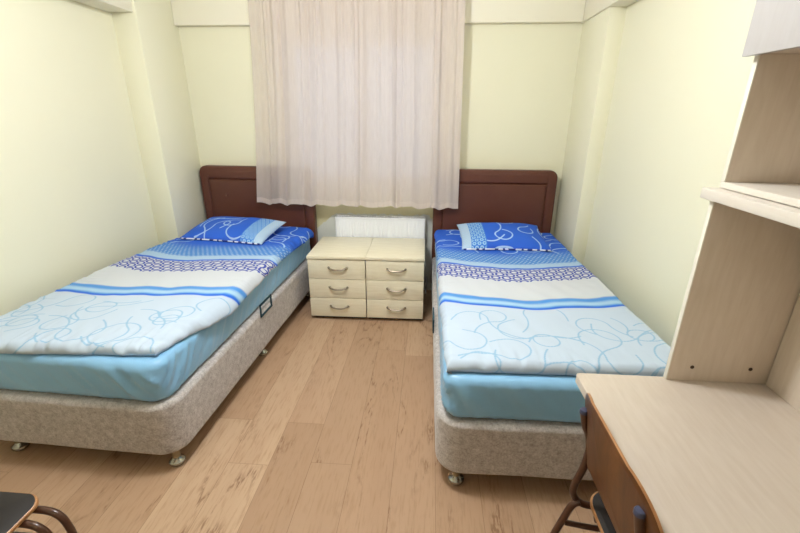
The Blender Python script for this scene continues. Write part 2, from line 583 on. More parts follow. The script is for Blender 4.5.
# a doorway behind the camera
dr = MB()
dr.box(-0.62, -0.56, YF, YF + .05, 0, 2.06, .005); dr.box(0.30, 0.36, YF, YF + .05, 0, 2.06, .005)
dr.box(-0.62, 0.36, YF, YF + .05, 2.0, 2.06, .005)
door = struct('door_1', dr, M_DESKV)
MB().box(-0.56, 0.30, YF + .004, YF + .035, 0.008, 2.0, .003).build('door_leaf', M_DESKV, door)
mb = MB(); mb.lathe([(.024, 0), (.024, .008), (.010, .010), (.010, .045)], (0.22, YF + .035, 1.02), axis='y')
mb.tube([(0.22, YF + .075, 1.02), (0.16, YF + .08, 1.02), (0.10, YF + .075, 1.02)], .009)
mb.build('door_handle', M_CHROME, door)

# ------------------------------------------------------------------ ceiling lamp (the room's light)
lamp = thing('ceiling_lamp', 'white globe ceiling lamp hanging under the middle of the ceiling', 'lamp', (LAMP_POS[0], LAMP_POS[1], HC))
MB().lathe([(.0, 0), (.07, 0), (.07, -.018), (.045, -.035), (.04, -.10 + .0), (.03, -.12), (.0, -.12)][1:-1], (0, 0, 0)).build('lamp_holder', M_PVC, lamp)
pr = [(max(LAMP_R * math.sin(a), .002), -LAMP_R * math.cos(a)) for a in [PI * k / 20 for k in range(21)]]
MB().lathe(pr, (0, 0, LAMP_POS[2] - HC)).build('globe', M_LAMP, lamp)

# ------------------------------------------------------------------ bed, mattress
BW, BL = 0.907, 1.944
ZB0, ZB1, ZM, ZD = 0.092, 0.347, 0.537, 0.590


def rounded_block(x0, x1, y0, y1, z0, z1, plan_r, edge_r, dens=0.012, disp=None, nedge=8, rs=None):
    """soft upright block with rounded plan corners and edges; disp(x,y,z,nx,ny,nz) gives outward push"""
    prof = []
    for k in range(nedge + 1):
        a = 0.5 * PI * k / nedge
        prof.append((edge_r * (1 - math.sin(a)), z0 + edge_r * (1 - math.cos(a))))
    ns = max(2, int((z1 - z0 - 2 * edge_r) / 0.014))
    for k in range(1, ns):
        prof.append((0.0, z0 + edge_r + (z1 - z0 - 2 * edge_r) * k / ns))
    for k in range(nedge + 1):
        a = 0.5 * PI * k / nedge
        prof.append((edge_r * (1 - math.cos(a)), z1 - edge_r * (1 - math.sin(a))))
    base = rrect(x0, x1, y0, y1, plan_r, 10, rs)
    # densify straight runs
    out = []
    m = len(base)
    for i in range(m):
        p, q = base[i], base[(i + 1) % m]
        L = math.hypot(q[0] - p[0], q[1] - p[1]); n = max(1, int(L / dens))
        for k in range(n):
            out.append((p[0] + (q[0] - p[0]) * k / n, p[1] + (q[1] - p[1]) * k / n))
    m = len(out)
    nor = []
    for i in range(m):
        a, b = out[i - 1], out[(i + 1) % m]
        tx, ty = b[0] - a[0], b[1] - a[1]; L = math.hypot(tx, ty) or 1
        nor.append((ty / L, -tx / L))
    loops = []
    cx, cy = (x0 + x1) / 2, (y0 + y1) / 2
    for ins, z in prof:
        L = []
        for (x, y), (nx, ny) in zip(out, nor):
            px, py = x - nx * ins, y - ny * ins
            d = disp(px, py, z, nx, ny) if disp else 0.0
            L.append((px + nx * d, py + ny * d, z))
        loops.append(L)
    # caps: shrinking rings
    top = []
    for s in (0.97, 0.9, 0.75, 0.5, 0.2):
        top.append([(cx + (x - cx) * s, cy + (y - cy) * s, z1) for x, y, _ in loops[-1]])
    mb = MB(); mb.layers(loops + top)
    return mb


def sheet_disp(seed, corner_x):
    def f(x, y, z, nx, ny):
        h = (z - ZB1) / (ZM - ZB1)
        fade = math.sin(max(0.0, min(1.0, h)) * PI) ** 0.6
        s = x if abs(ny) > abs(nx) else y
        # slanting pulls that gather towards the front corners
        d1 = abs(x - corner_x) + abs(y - 0.0)
        k = 1.0 if abs(ny) > abs(nx) else -1.0
        q = (s * 1.0 + k * (0.75 * (z - 0.45)) * (1 if corner_x < 0.4 else -1))
        r = max(0.0, 1 - abs(noise.noise(Vector((q * 13 + seed, z * 2, seed)))) * 4.5) ** 1.5
        r += .6 * max(0.0, 1 - abs(noise.noise(Vector((q * 24 + seed, z * 4, seed + 7)))) * 4) ** 2
        g = math.exp(-d1 / 0.22)
        big = noise.noise(Vector((s * 3 + seed, z * 5, 2.0 + seed)))
        return fade * (0.004 * big + 0.013 * r * (0.30 + 1.1 * g)) - (0.006 * (1 - h) if h < 1 else 0)
    return f


def make_headboard(parent, tufts):
    """upholstered headboard, local x -.01..BW+.01, standing behind the base"""
    x0, x1, z0, z1 = -0.012, BW + 0.012, 0.10, 1.048
    yb, yf = BL + 0.07, BL + 0.004
    mb = MB()
    L = []
    def outline(ins, y):
        o = rrect(x0 + ins, x1 - ins, z0 + ins, z1 - ins, .05, 8, (.01, .01, .055 - ins * .5, .055 - ins * .5))
        return [(a, y, b) for a, b in o]
    e = 0.016
    L.append(outline(0.004, yb)); L.append(outline(0, yb - .005))
    for k in range(7):
        a = 0.5 * PI * k / 6
        L.append(outline(e * (1 - math.cos(a)), yf + e * (1 - math.sin(a))))
    # border band, then the groove around the field
    bd = 0.075
    L.append(outline(bd - .012, yf - .001)); L.append(outline(bd - .004, yf + .003)); L.append(outline(bd, yf + .010))
    mb.layers(L)
    hb = mb.build('headboard', M_LEATH, parent, angle=60)
    # raised centre field
    fx0, fx1, fz0, fz1 = x0 + bd + .001, x1 - bd - .001, z0 + bd, z1 - 0.105
    mb = MB(); L = []
    def o2(ins, y):
        return [(a, y, b) for a, b in rrect(fx0 + ins, fx1 - ins, fz0 + ins, fz1 - ins, .012, 5)]
    L.append(o2(0, yf + .0095)); L.append(o2(0, yf + .006))
    for k in range(6):
        a = 0.5 * PI * k / 5
        L.append(o2(.012 * (1 - math.cos(a)), yf + .006 - .010 * math.sin(a)))
    L.append(o2(.06, yf - .005))
    mb.layers(L); fp = mb.build('headboard_panel', M_LEATH, hb, angle=60)
    # band above the field
    mb = MB(); L = []
    def o3(ins, y):
        return [(a, y, b) for a, b in rrect(fx0 + ins - .004, fx1 - ins + .004, fz1 + .008 + ins, z1 - .02 - ins, .008, 5)]
    L.append(o3(0, yf + .0094)); L.append(o3(0, yf + .004))
    for k in range(6):
        a = 0.5 * PI * k / 5
        L.append(o3(.016 * (1 - math.cos(a)), yf + .004 - .006 * math.sin(a)))
    mb.layers(L); mb.build('headboard_roll', M_LEATH, hb, angle=60)
    for bx, bz in tufts:
        MB().lathe([(.012, 0), (.011, -.004), (.006, -.007), (.001, -.008)], (bx, yf - .0045, bz), 16, 'y').build('button', M_LEATH, hb)
    return hb


def make_bed(name, label, loc, rz, sign, legs, tufts):
    """sign +1: base runs to +x from the inner front corner; -1: to -x"""
    root = thing(name, label, 'bed', loc, rz, 'single beds')
    off = 0.0 if sign > 0 else -BW
    inner_left = sign > 0
    rs = (.10, .10, .02, .02)
    def dsp(x, y, z, nx, ny):
        return 0.003 * noise.noise(Vector((x * 4, y * 4, z * 4))) + 0.006 * (z - ZB0) / (ZB1 - ZB0)
    mb = rounded_block(off - .004, off + BW + .004, 0, BL, ZB0, ZB1, .1, .022, 0.02, dsp, 6, rs)
    mb.build('bed_base', M_BASE, root, angle=60)
    hb = make_headboard(root, tufts)
    hb.location.x = off
    for lx, ly in legs:
        lg = MB().lathe([(.017, ZB0 + .02), (.017, .03), (.019, .025)][::-1], (lx, ly, 0), 20).build('leg', M_POST, root)
        MB().lathe([(.024, 0), (.031, .003), (.034, .010), (.032, .018), (.022, .026), (.018, .034), (.0165, .036)], (lx, ly, 0), 24).build('foot', M_CHROME, lg)
    return root


LBED = ((-1.008, 1.2631, 0), -0.0385)
RBED = ((0.0634, 1.2672, 0), 0.0074)
make_bed('single_bed', 'beige upholstered single bed base with brown headboard along the left wall', *LBED, -1,
         [(-.065, .068), (-.83, .068), (-.06, .95), (-.84, .95), (-.06, 1.86), (-.84, 1.86)],
         [(.20, .82), (.455, .82), (.71, .82)])
make_bed('single_bed', 'beige upholstered single bed base with brown headboard between chest and right wall', *RBED, 1,
         [(.085, .062), (.825, .062), (.07, .95), (.84, .95), (.07, 1.86), (.84, 1.86)], [])


def make_mattress(label, loc, rz, sign, seed, hy):
    root = thing('mattress', label, 'mattress', loc, rz, 'mattresses in light blue sheets')
    x0, x1 = (0.012, BW - .01) if sign > 0 else (-BW + .01, -.012)
    mb = rounded_block(x0, x1, 0.012, BL - .01, ZB1 + .001, ZM, .07, .034, 0.010, sheet_disp(seed, 0.0), 7)
    mb.build('fitted_sheet', M_SHEET, root, angle=70)
    # webbing grab loop at the inner side, flat against the base
    xs = x0 - .024 if sign > 0 else x1 + .024
    y0, y1, z0, z1 = hy, hy + .15, ZB1 - .025, ZB1 + .045
    s = MB()
    pts = [(xs, y0, z1), (xs, y0, z0), (xs, y1, z0), (xs, y1, z1), (xs, y0, z1)]
    for p, q in zip(pts[:-1], pts[1:]):
        a = [min(u, v) - .006 for u, v in zip(p, q)]; b = [max(u, v) + .006 for u, v in zip(p, q)]
        s.box(xs - .004, xs + .004, a[1], b[1], a[2], b[2], .002)
    s.build('grab_loop', M_STRAP, root)['label'] = 'dark teal webbing grab loop'
    return root


make_mattress('mattress in light blue fitted sheet on the bed along the left wall', *LBED, -1, 3.1, 0.85)
make_mattress('mattress in light blue fitted sheet on the bed by the desk and right wall', *RBED, 1, 8.4, 0.74)

# ------------------------------------------------------------------ the blue bedding print
def swirl_curves(rng, x0, x1, y0, y1, n, rad):
    out = []
    ny = max(1, round(math.sqrt(n * (y1 - y0) / (x1 - x0)))); nx = max(1, round(n / ny))
    for i in range(nx * ny):
        x = x0 + (x1 - x0) * ((i % nx) + rng.uniform(.15, .85)) / nx; y = y0 + (y1 - y0) * ((i // nx) + rng.uniform(.15, .85)) / ny
        h = rng.uniform(0, 2 * PI); sgn = rng.choice((-1, 1))
        L = rng.uniform(.35, .62); st = .003; m = int(L / st)
        k0 = 1 / rng.uniform(*rad)
        P = []
        flip = rng.uniform(.5, .8)
        for j in range(m):
            t = j / m
            k = sgn * k0 * (1.0 if t < flip else -0.45)
            if t < .12: k *= .3
            h += k * st
            x += math.cos(h) * st; y += math.sin(h) * st
            P.append((x, y))
        out.append(np.array(P))
    return out


def dist_to(curves, U, V):
    d = np.full(U.shape, 9.0)
    for P in curves:
        a, b = P.min(0) - .02, P.max(0) + .02
        m = np.where((U > a[0]) & (U < b[0]) & (V > a[1]) & (V < b[1]))[0]
        if not len(m): continue
        u, v = U[m], V[m]; best = np.full(len(m), 9.0)
        for p in P[::2]:
            best = np.minimum(best, (u - p[0]) ** 2 + (v - p[1]) ** 2)
        d[m] = np.minimum(d[m], np.sqrt(best))
    return d


def sm(x, a, b):
    t = np.clip((x - a) / (b - a), 0, 1)
    return t * t * (3 - 2 * t)


def duvet_cloth(U, V, seed, edge_lift):
    """cloth coordinates of the print (it was pulled a little out of true) and the curl distance"""
    rng = random.Random(seed)
    T = np.clip((U - .47) * 2, -1.1, 1.1)
    wob = .006 * np.sin(U * 11 + seed) + .004 * np.sin(U * 23 + 1.7 * seed)
    lift = np.interp(V, [0.3, .55, 1.0, 1.6], [.3, .62, 1.0, 1.0]) * (T ** 2)
    q = V - edge_lift * lift + wob
    X = U * .92
    d = dist_to(swirl_curves(rng, .03, .89, .02, .47, 18, (.04, .085)) + swirl_curves(rng, .02, .9, 1.33, 1.88, 15, (.04, .07)), X, V)
    return X, q, np.minimum(d, .05)


def set_cloth(me, u, v, d):
    li = np.empty(len(me.loops), np.int32); me.loops.foreach_get('vertex_index', li)
    uv = me.uv_layers.new(name='cloth')
    uv.data.foreach_set('uv', np.stack([u[li], v[li]], -1).astype(np.float32).reshape(-1))
    at = me.attributes.new('curl', 'FLOAT', 'POINT')
    at.data.foreach_set('value', d.astype(np.float32))


def soft_sheet(name, xl, xr, yf, yb, th, res, zbase, print_fn, rough_fn):
    """quilt with rolled edges: xl(t), xr(t), yf(s), yb(s) give the outline in local metres"""
    nxn, nyn = res
    R = th / 2
    S, Tt = np.meshgrid(np.linspace(0, 1, nxn), np.linspace(0, 1, nyn), indexing='ij')
    W, L = .95, 1.95
    def roll(p, Len):
        tot = Len + 2 * R * (PI - 1); e = p * tot
        e2 = tot - e
        def side(e):
            a = np.clip(e / R, 0, PI)
            return np.where(e < PI * R, R - R * np.sin(a), e - PI * R + R), np.where(e < PI * R, R - R * np.cos(a), 2 * R)
        o1, z1 = side(e); o2, z2 = side(e2)
        return np.where(p < .5, o1, Len - o2), np.minimum(z1, z2)
    ox, zx = roll(S, W); oy, zy = roll(Tt, L)
    s = ox / W; t = oy / L
    # rounding of the plan corners
    XL_, XR_ = xl(t), xr(t); YF_, YB_ = yf(s), yb(s)
    X = XL_ + (XR_ - XL_) * s; Y = YF_ + (YB_ - YF_) * t
    Z = np.minimum(zx, zy)
    top = np.clip(Z / th, 0, 1)
    dz, dx, dy = rough_fn(s, t, X, Y, top)
    sup = zbase(X, Y)
    Zw = sup + Z + dz
    verts = np.stack([X + dx, Y + dy, Zw], -1).reshape(-1, 3)
    idx = np.arange(nxn * nyn).reshape(nxn, nyn)
    faces = np.stack([idx[:-1, :-1], idx[1:, :-1], idx[1:, 1:], idx[:-1, 1:]], -1).reshape(-1, 4)
    # underside: a fan from a centre vertex
    rim = np.concatenate([idx[:, 0], idx[-1, 1:], idx[-2::-1, -1], idx[0, -2:0:-1]])
    cx = len(verts)
    verts = np.vstack([verts, [X.mean(), Y.mean(), float(sup.max())]])
    fl = faces.tolist() + [[int(b), int(a), cx] for a, b in zip(rim, np.roll(rim, -1))]
    me = bpy.data.meshes.new(name)
    me.from_pydata(verts.tolist(), [], fl)
    u, v, d = print_fn(S.reshape(-1), (Tt * 1.88).reshape(-1))
    set_cloth(me, np.append(u, .4), np.append(v, .7), np.append(d, .05))
    me.polygons.foreach_set('use_smooth', [True] * len(me.polygons))
    me.materials.append(M_DUVET)
    me.update()
    o = bpy.data.objects.new(name, me); COL.objects.link(o)
    return o


def vnoise(X, Y, seed, fx, fy, octv=2):
    """cheap smooth value noise with numpy"""
    rs = np.random.RandomState(seed)
    out = np.zeros_like(X); amp = 1.0
    for _ in range(octv):
        G = rs.uniform(-1, 1, (64, 64))
        u = X * fx; v = Y * fy
        i = np.floor(u).astype(int); j = np.floor(v).astype(int)
        a = u - i; b = v - j; a = a * a * (3 - 2 * a); b = b * b * (3 - 2 * b)
        g = lambda p, q: G[p % 64, q % 64]
        out += amp * ((g(i, j) * (1 - a) + g(i + 1, j) * a) * (1 - b) + (g(i, j + 1) * (1 - a) + g(i + 1, j + 1) * a) * b)
        amp *= .5; fx *= 2.1; fy *= 2.1
    return out


def duvet_rough(seed, gather):
    def f(s, t, X, Y, top):
        dz = .0045 * vnoise(X, Y, seed, 3.2, 3.2) + .0035 * vnoise(X + .4 * Y, Y, seed + 5, 9, 3)
        edge = np.exp(-t * 1.9 / .07)                      # gathers along the folded foot edge
        g = vnoise(X, Y, seed + 9, 24, 5, 2)
        dz = dz - gather * edge * (np.abs(g) ** 1.2) * .022
        sd = np.exp(-(1 - s) * .95 / .06) + np.exp(-s * .95 / .06)
        g2 = vnoise(X, Y, seed + 11, 5, 22, 2)
        dz = dz - gather * .9 * sd * np.abs(g2) * .015
        dz = dz * top
        dy = -.006 * edge * g * gather * np.sin(top * PI)
        dx = .004 * g2 * np.sin(top * PI) * np.clip(sd, 0, 1)
        return dz, dx, dy
    return f


Ipl = lambda a, b: (lambda t: np.interp(t, a, b))
# left: the quilt lies a little askew and laps over the room-side edge
def zb_left(X, Y):
    over = np.clip(X + .045, 0, 1)
    return ZM - .003 - np.clip(over - .01, 0, 1) ** 1.5 * 2.2
dl = soft_sheet('duvet', Ipl([0, .15, .5, .8, 1], [-.935, -.94, -.935, -.895, -.885]),
                Ipl([0, .06, .15, .24, .33, .55, .75, .92, 1], [-.05, -.03, .01, .035, .025, .008, .008, .02, .015]),
                Ipl([0, .35, .7, 1], [-.005, .012, .045, .065]), Ipl([0, 1], [1.905, 1.905]),
                .056, (236, 470), zb_left, lambda U, V: duvet_cloth(U, V, 4, .10), duvet_rough(21, 1.0))
dl.location = LBED[0]; dl.rotation_euler = (0, 0, LBED[1])
tag(dl, 'blue and white swirl-print duvet on the left bed, rolled hem at its foot', 'duvet', 'blue swirl-print duvets')

def zb_right(X, Y):
    over = np.clip(.05 - X, 0, 1) + np.clip(X - (BW - .02), 0, 1)
    return ZM - .003 - np.clip(over - .012, 0, 1) ** 1.5 * 2.0
dr_ = soft_sheet('duvet', Ipl([0, .1, .3, .6, 1], [.022, .014, .010, .012, .004]),
                 Ipl([0, .5, 1], [BW + .012, BW + .008, BW + .004]),
                 Ipl([0, .5, 1], [.048, .052, .056]), Ipl([0, 1], [1.91, 1.905]),
                 .056, (236, 470), zb_right, lambda U, V: duvet_cloth(U, V, 9, .125), duvet_rough(47, .45))
dr_.location = RBED[0]; dr_.rotation_euler = (0, 0, RBED[1])
tag(dr_, 'blue and white swirl-print duvet spread flat on the right bed', 'duvet', 'blue swirl-print duvets')


# ------------------------------------------------------------------ pillows
def pillow_cloth(S, T, w, d, flip, seed):
    rng = random.Random(seed)
    U = (1 - S if flip else S) * w; V = T * d
    dd = dist_to(swirl_curves(rng, .22, w - .05, .05, d, 6, (.05, .09)), U, V)
    return U, V, np.minimum(dd, .05)


def make_pillow(label, bed, loc, rz, tilt, w, d, h, flip, seed):
    n, m = 96, 72
    S, T = np.meshgrid(np.linspace(0, 1, n), np.linspace(0, 1, m), indexing='ij')
    a, b = S * 2 - 1, T * 2 - 1
    prof = np.clip(1 - np.abs(a) ** 3.2, 0, 1) ** .55 * np.clip(1 - np.abs(b) ** 3.0, 0, 1) ** .55
    pinch = 1 - .05 * (1 - np.abs(a) ** 2) * (np.abs(b) ** 4); pinch2 = 1 - .05 * (1 - np.abs(b) ** 2) * (np.abs(a) ** 4)
    X = a * w / 2 * pinch2; Y = b * d / 2 * pinch
    wr = vnoise(S * w, T * d, seed, 7, 7) * .006 * prof
    top = prof * h * .62 + wr; bot = -prof * h * .38
    # the weight of the filling settles: flatten the underside
    vt = np.stack([X, Y, top], -1).reshape(-1, 3); vb = np.stack([X, Y, np.maximum(bot, -h * .25)], -1).reshape(-1, 3)
    idx = np.arange(n * m).reshape(n, m); off = n * m
    f1 = np.stack([idx[:-1, :-1], idx[1:, :-1], idx[1:, 1:], idx[:-1, 1:]], -1).reshape(-1, 4)
    f2 = f1[:, ::-1] + off
    rim = np.concatenate([idx[:, 0], idx[-1, 1:], idx[-2::-1, -1], idx[0, -2:0:-1]]); r2 = np.roll(rim, -1)
    side = np.stack([r2, rim, rim + off, r2 + off], -1)
    # tiny seam flange so both faces part
    vb[:, 2] -= .002
    me = bpy.data.meshes.new('pillow')
    me.from_pydata(np.vstack([vt, vb]).tolist(), [], f1.tolist() + f2.tolist() + side.tolist())
    u, v, dd = pillow_cloth(S.reshape(-1), T.reshape(-1), w, d, flip, seed)
    set_cloth(me, np.tile(u, 2), np.tile(v, 2), np.tile(dd, 2))
    me.polygons.foreach_set('use_smooth', [True] * len(me.polygons)); me.materials.append(M_PILLOW); me.update()
    o = bpy.data.objects.new('pillowcase', me)
    COL.objects.link(o)
    root = thing('pillow', label, 'pillow', (0, 0, 0), 0, 'blue swirl-print pillows')
    B = Matrix.Translation(bed[0]) @ Matrix.Rotation(bed[1], 4, 'Z')
    Mx = B @ Matrix.Translation(loc) @ Matrix.Rotation(rz, 4, 'Z') @ Matrix.Rotation(tilt, 4, 'X')
    root.matrix_world = Mx
    o.parent = root
    # striped piping along the front seam
    pts = []
    for i in range(27):
        aa = i / 13 - 1
        pts.append((aa * w / 2 * .955, -d / 2 * (1 - .05 * (1 - aa ** 2)) - .001, 0))
    MB().tube(pts, .0055, 8, 2).build('piping', M_PIPE, root)
    return root


make_pillow('blue swirl-print pillow on the left bed, pale mosaic band at its right end', LBED,
            (-.485, 1.590, ZD + .042), -.11, .17, .65, .38, .095, True, 5)
make_pillow('blue swirl-print pillow on the right bed, pale mosaic band at its left end', RBED,
            (.470, 1.585, ZD + .042), .03, .17, .60, .40, .095, False, 12)

# ------------------------------------------------------------------ bedside chests of drawers
NW, NH, ND = 0.418, 0.503, 0.487
NS = ((-0.8514, 2.7022, 0), 0.0103)


def make_chest(label, k):
    a = NS[1]
    x = NS[0][0] + math.cos(a) * NW * k; y = NS[0][1] + math.sin(a) * NW * k
    root = thing('drawer_chest', label, 'chest of drawers', (x, y, 0), a, 'bedside chests of drawers')
    MB().box(.004, NW - .004, .022, ND, .025, NH - .022, .0015).build('body', M_NIGHT, root)
    MB().box(.012, NW - .012, .045, ND - .02, 0.0, .0255).build('plinth', M_DARK, root, smooth=False)
    MB().box(.0005, NW - .0005, -.004, ND + .002, NH - .022, NH, .0025).build('top', M_NIGHT, root)
    z0 = .027; hh = (NH - .026 - z0) / 3
    for i in range(3):
        d = MB().box(.0035, NW - .0035, .004, .0215, z0 + hh * i + .002, z0 + hh * (i + 1) - .002, .0015).build('drawer', M_NIGHT, root)
        cz = z0 + hh * (i + .55)
        cx = NW / 2 + .01
        hm = MB()
        pts = [(cx - .066, .000, cz + .007), (cx - .054, -.014, cz + .005), (cx - .030, -.022, cz - .001), (cx, -.024, cz - .003),
               (cx + .030, -.022, cz - .001), (cx + .054, -.014, cz + .005), (cx + .066, .000, cz + .007)]
        hm.tube(pts, .0062, 12, 6)
        hm.lathe([(.008, .004), (.009, .0), (.006, -.004), (.001, -.005)], (cx - .064, .0, cz + .007), 12, 'y')
        hm.lathe([(.008, .004), (.009, .0), (.006, -.004), (.001, -.005)], (cx + .064, .0, cz + .007), 12, 'y')
        h = hm.build('handle', M_HANDLE, d)
        h['label'] = 'curved aged metal drawer handle'
    return root


make_chest('cream three-drawer chest beside the left bed, left one of the joined pair', 0)
make_chest('cream three-drawer chest beside the right bed, right one of the joined pair', 1)

# ------------------------------------------------------------------ radiator
rad = thing('radiator', 'white ribbed panel radiator on the back wall behind the drawer chests', 'radiator', (-0.388, D, 0.10))
rw, rh = .362, .563
mb = MB()
L = []
prof = []
n = 24
pts = []
for i in range(n):
    x0 = -rw + .02 + (2 * rw - .04) * i / n; dxx = (2 * rw - .04) / n
    pts += [(x0 + dxx * .10, -.100), (x0 + dxx * .28, -.1045), (x0 + dxx * .72, -.1045), (x0 + dxx * .90, -.100)]
front = [(-rw, -.097), (-rw, -.100)] + pts + [(rw, -.100), (rw, -.097)]
def rl(z, k):
    f_ = [(x, -.100 + (y + .100) * k if y < -.1 else y, z) for x, y in front]
    return f_ + [(x, -.085, z) for x, y in reversed(front)]
mb.layers([rl(0, 0), rl(.02, 0), rl(.04, 1), rl(rh - .05, 1), rl(rh - .03, 0), rl(rh - .012, 0)])
mb.build('front_panel', M_RAD, rad, angle=25)
MB().box(-rw, rw, -.045, -.030, 0, rh - .015, .004).build('rear_panel', M_RAD, rad)
mb = MB()
mb.box(-rw, rw, -.104, -.098, rh - .014, rh, .001); mb.box(-rw, rw, -.036, -.030, rh - .014, rh, .001)
for i in range(34):
    x = -rw + .01 + (2 * rw - .02) * i / 33
    mb.box(x - .003, x + .003, -.100, -.034, rh - .008, rh - .003)
mb.build('top_grille', M_RAD, rad)
for s in (-1, 1):
    MB().box(s * rw - .003, s * rw + .003, -.100, -.030, .01, rh - .004, .001).build('side_cover', M_RAD, rad)
for s in (-.25, .25):
    MB().box(s - .02, s + .02, -.032, -0.001, .05, rh - .06, .002).build('bracket', M_RAD, rad)
mb = MB(); mb.tube([(rw - .0, -.065, .04), (rw + .018, -.065, .04), (rw + .022, -.065, .02), (rw + .022, -.065, -.10)], .008)
mb.build('pipe', M_RAD, rad)

# ------------------------------------------------------------------ curtain and rail
CYP = 3.135
cur = thing('curtain', 'sheer blush-white pleated curtain hanging over the window', 'curtain', (-.56, CYP, 0))
nU, nV = 420, 60
rs_ = random.Random(3)
ph = [rs_.uniform(0, 6.28) for _ in range(8)]
ZT = 2.36
def curt_pt(u, z, part):
    """u 0..1 across; pleats tight at the top, looser at the hem"""
    k = (ZT - z) / (ZT - .765)
    xl_ = -1.245 - .105 * max(0, k) ** 1.6; xr_ = .196 + .035 * max(0, k)
    sway = .012 * math.sin(u * 9 + ph[0]) * k
    warp = u + .012 * math.sin(u * 2 * PI * 5 + ph[1]) * 1.0 + .006 * math.sin(u * 2 * PI * 11 + ph[2])
    x = xl_ + (xr_ - xl_) * u + sway * .5
    y = (.010 * math.sin(warp * 2 * PI * 17 + ph[3]) * (0.8 - .2 * k) + .014 * math.sin(warp * 2 * PI * 9.3 + ph[4] + k * .8) * (.3 + .7 * k)
         + .0035 * math.sin(warp * 2 * PI * 41 + ph[5]) * (1 - k * .8))
    y += .010 * k * math.sin(warp * 2 * PI * 3.1 + ph[6])
    zz = z
    if part == 'hem':
        zz = z
    zz += -.010 * math.sin(warp * 2 * PI * 9.3 + ph[4] + k * .8) * k ** 3 - .005 * math.sin(warp * 2 * PI * 17 + ph[3]) * k - (.012 * u - .004) * k
    return (x + .56, max(-.05, min(.034, y)), zz)
def curt_mesh(z0, z1, nv, name, mat, thick=.0):
    mb = MB(); rows = []
    for j in range(nv + 1):
        z = z0 + (z1 - z0) * j / nv
        rows.append([mb.bm.verts.new(curt_pt(i / nU, z, name)) for i in range(nU + 1)])
    for a, b in zip(rows[:-1], rows[1:]):
        for i in range(nU):
            mb.bm.faces.new((a[i], a[i + 1], b[i + 1], b[i]))
    return mb.build(name, mat, cur, angle=180)
curt_mesh(.812, ZT, nV, 'curtain_cloth', M_CURT)
curt_mesh(.772, .812, 4, 'hem', M_HEM)
rail = MB(); rail.box(-1.55, .35, CYP - .03, CYP + .03, ZT + .012, ZT + .045, .004)
rail.box(-1.4, -1.36, CYP - .02, CYP + .02, ZT + .04, HC, .002); rail.box(.16, .20, CYP - .02, CYP + .02, ZT + .04, HC, .002)
for i in range(24):
    x = -1.22 + 1.40 * i / 23
    rail.box(x - .004, x + .004, CYP - .004, CYP + .004, ZT - .01, ZT + .014, .001)
ro = rail.build('curtain_rail', M_PVC); tag(ro, 'white curtain rail under the ceiling above the blush curtain', 'curtain rail')

# ------------------------------------------------------------------ desk
DX0, DX1, DY0, DY1, DH = .448, .986, -.12, 1.0703, .729
desk = thing('desk', 'pale maple desk along the right wall, in front of the right bed', 'desk', (DX0, DY0, 0))
def Dk(mb, name, mat, **k):
    o = mb.build(name, mat, desk, **k); return o
mb = MB()
o_ = rrect(0, DX1 - DX0, 0, DY1 - DY0, .004, 5, (.012, .004, .004, .012))
mb.layers([[(x + (.0015 if i in (0, 3) else 0) * (1 if x < .2 else -1), y, z) for x, y in o_] for i, z in enumerate((DH - .025, DH - .0235, DH - .0015, DH))])
Dk(mb, 'desktop', M_DESK, angle=40)
for yy in (.02, DY1 - DY0 - .045):
    Dk(MB().box(.16, DX1 - DX0 - .01, yy, yy + .02, 0, DH - .0255, .001), 'side_panel', M_DESKV)
Dk(MB().box(DX1 - DX0 - .05, DX1 - DX0 - .032, .04, DY1 - DY0 - .045, .25, DH - .0255, .001), 'back_panel', M_DESKV)

# hutch that stands on the desk
PX = .700
hut = thing('desk_hutch', 'pale maple shelf hutch with white wall cupboard, standing on the desk', 'shelf unit', (PX, 0, DH))
def Hk(mb, name, mat, label=None, **k):
    o = mb.build(name, mat, hut, **k)
    if label: o['label'] = label
    return o
hd_ = DX1 - PX - .018          # inner depth
yE = DY1                       # far end
ZS = 1.278 - DH                # top of the lower unit's overhanging shelf
ZU = 1.572 - DH                # underside of the cupboard
lowp = Hk(MB().box(0, hd_ + .018, yE - .015, yE, 0.0005, ZS - .026, .001), 'side_panel', M_DESKV)
for xx, zz in ((.060, .046), (.217, .047)):
    MB().lathe([(.0055, .0), (.005, -.0012), (.001, -.0014)], (xx, yE - .015, zz), 14, 'y').build('screw_cap', mat_plain('dark_screw', lin(70, 48, 30), .6), lowp)
Hk(MB().box(0, hd_ + .018, -.10, -.082, 0.0005, ZS - .026, .001), 'side_panel', M_DESKV)
Hk(MB().box(hd_, hd_ + .018, -.082, yE - .018, 0.0005, ZS - .026, .001), 'back_panel', M_DESKV)
Hk(MB().box(-.021, hd_ + .018, -.12, yE + .014, ZS - .026, ZS, .002), 'shelf', M_SHELF)
# upper box: white-edged board, side and back
Hk(MB().box(.010, hd_ + .018, -.10, yE, ZS + .002, ZS + .017, .0015), 'upper_shelf', M_SHELF)
up = Hk(MB().box(.012, hd_ + .018, yE - .015, yE, ZS + .017, ZU, .001), 'side_panel', M_DESKV)
MB().box(.0095, .0125, yE - .0145, yE - .0005, ZS + .0175, ZU - .001, .0005).build('edge_band', M_EDGE, up)
MB().box(-.0025, .0005, yE - .0145, yE - .0005, .001, ZS - .0265, .0005).build('edge_band', M_EDGE, lowp)
Hk(MB().box(hd_, hd_ + .018, -.082, yE - .018, ZS + .017, ZU, .001), 'back_panel', M_DESKV)
Hk(MB().box(.012, hd_ + .018, -.10, -.082, ZS + .017, ZU, .001), 'side_panel', M_DESKV)
cab = Hk(MB().box(-.002, hd_ + .018, -.10, yE + .004, ZU, ZU + .52, .001), 'cupboard', M_DESKV)
half = (yE + .10) / 2
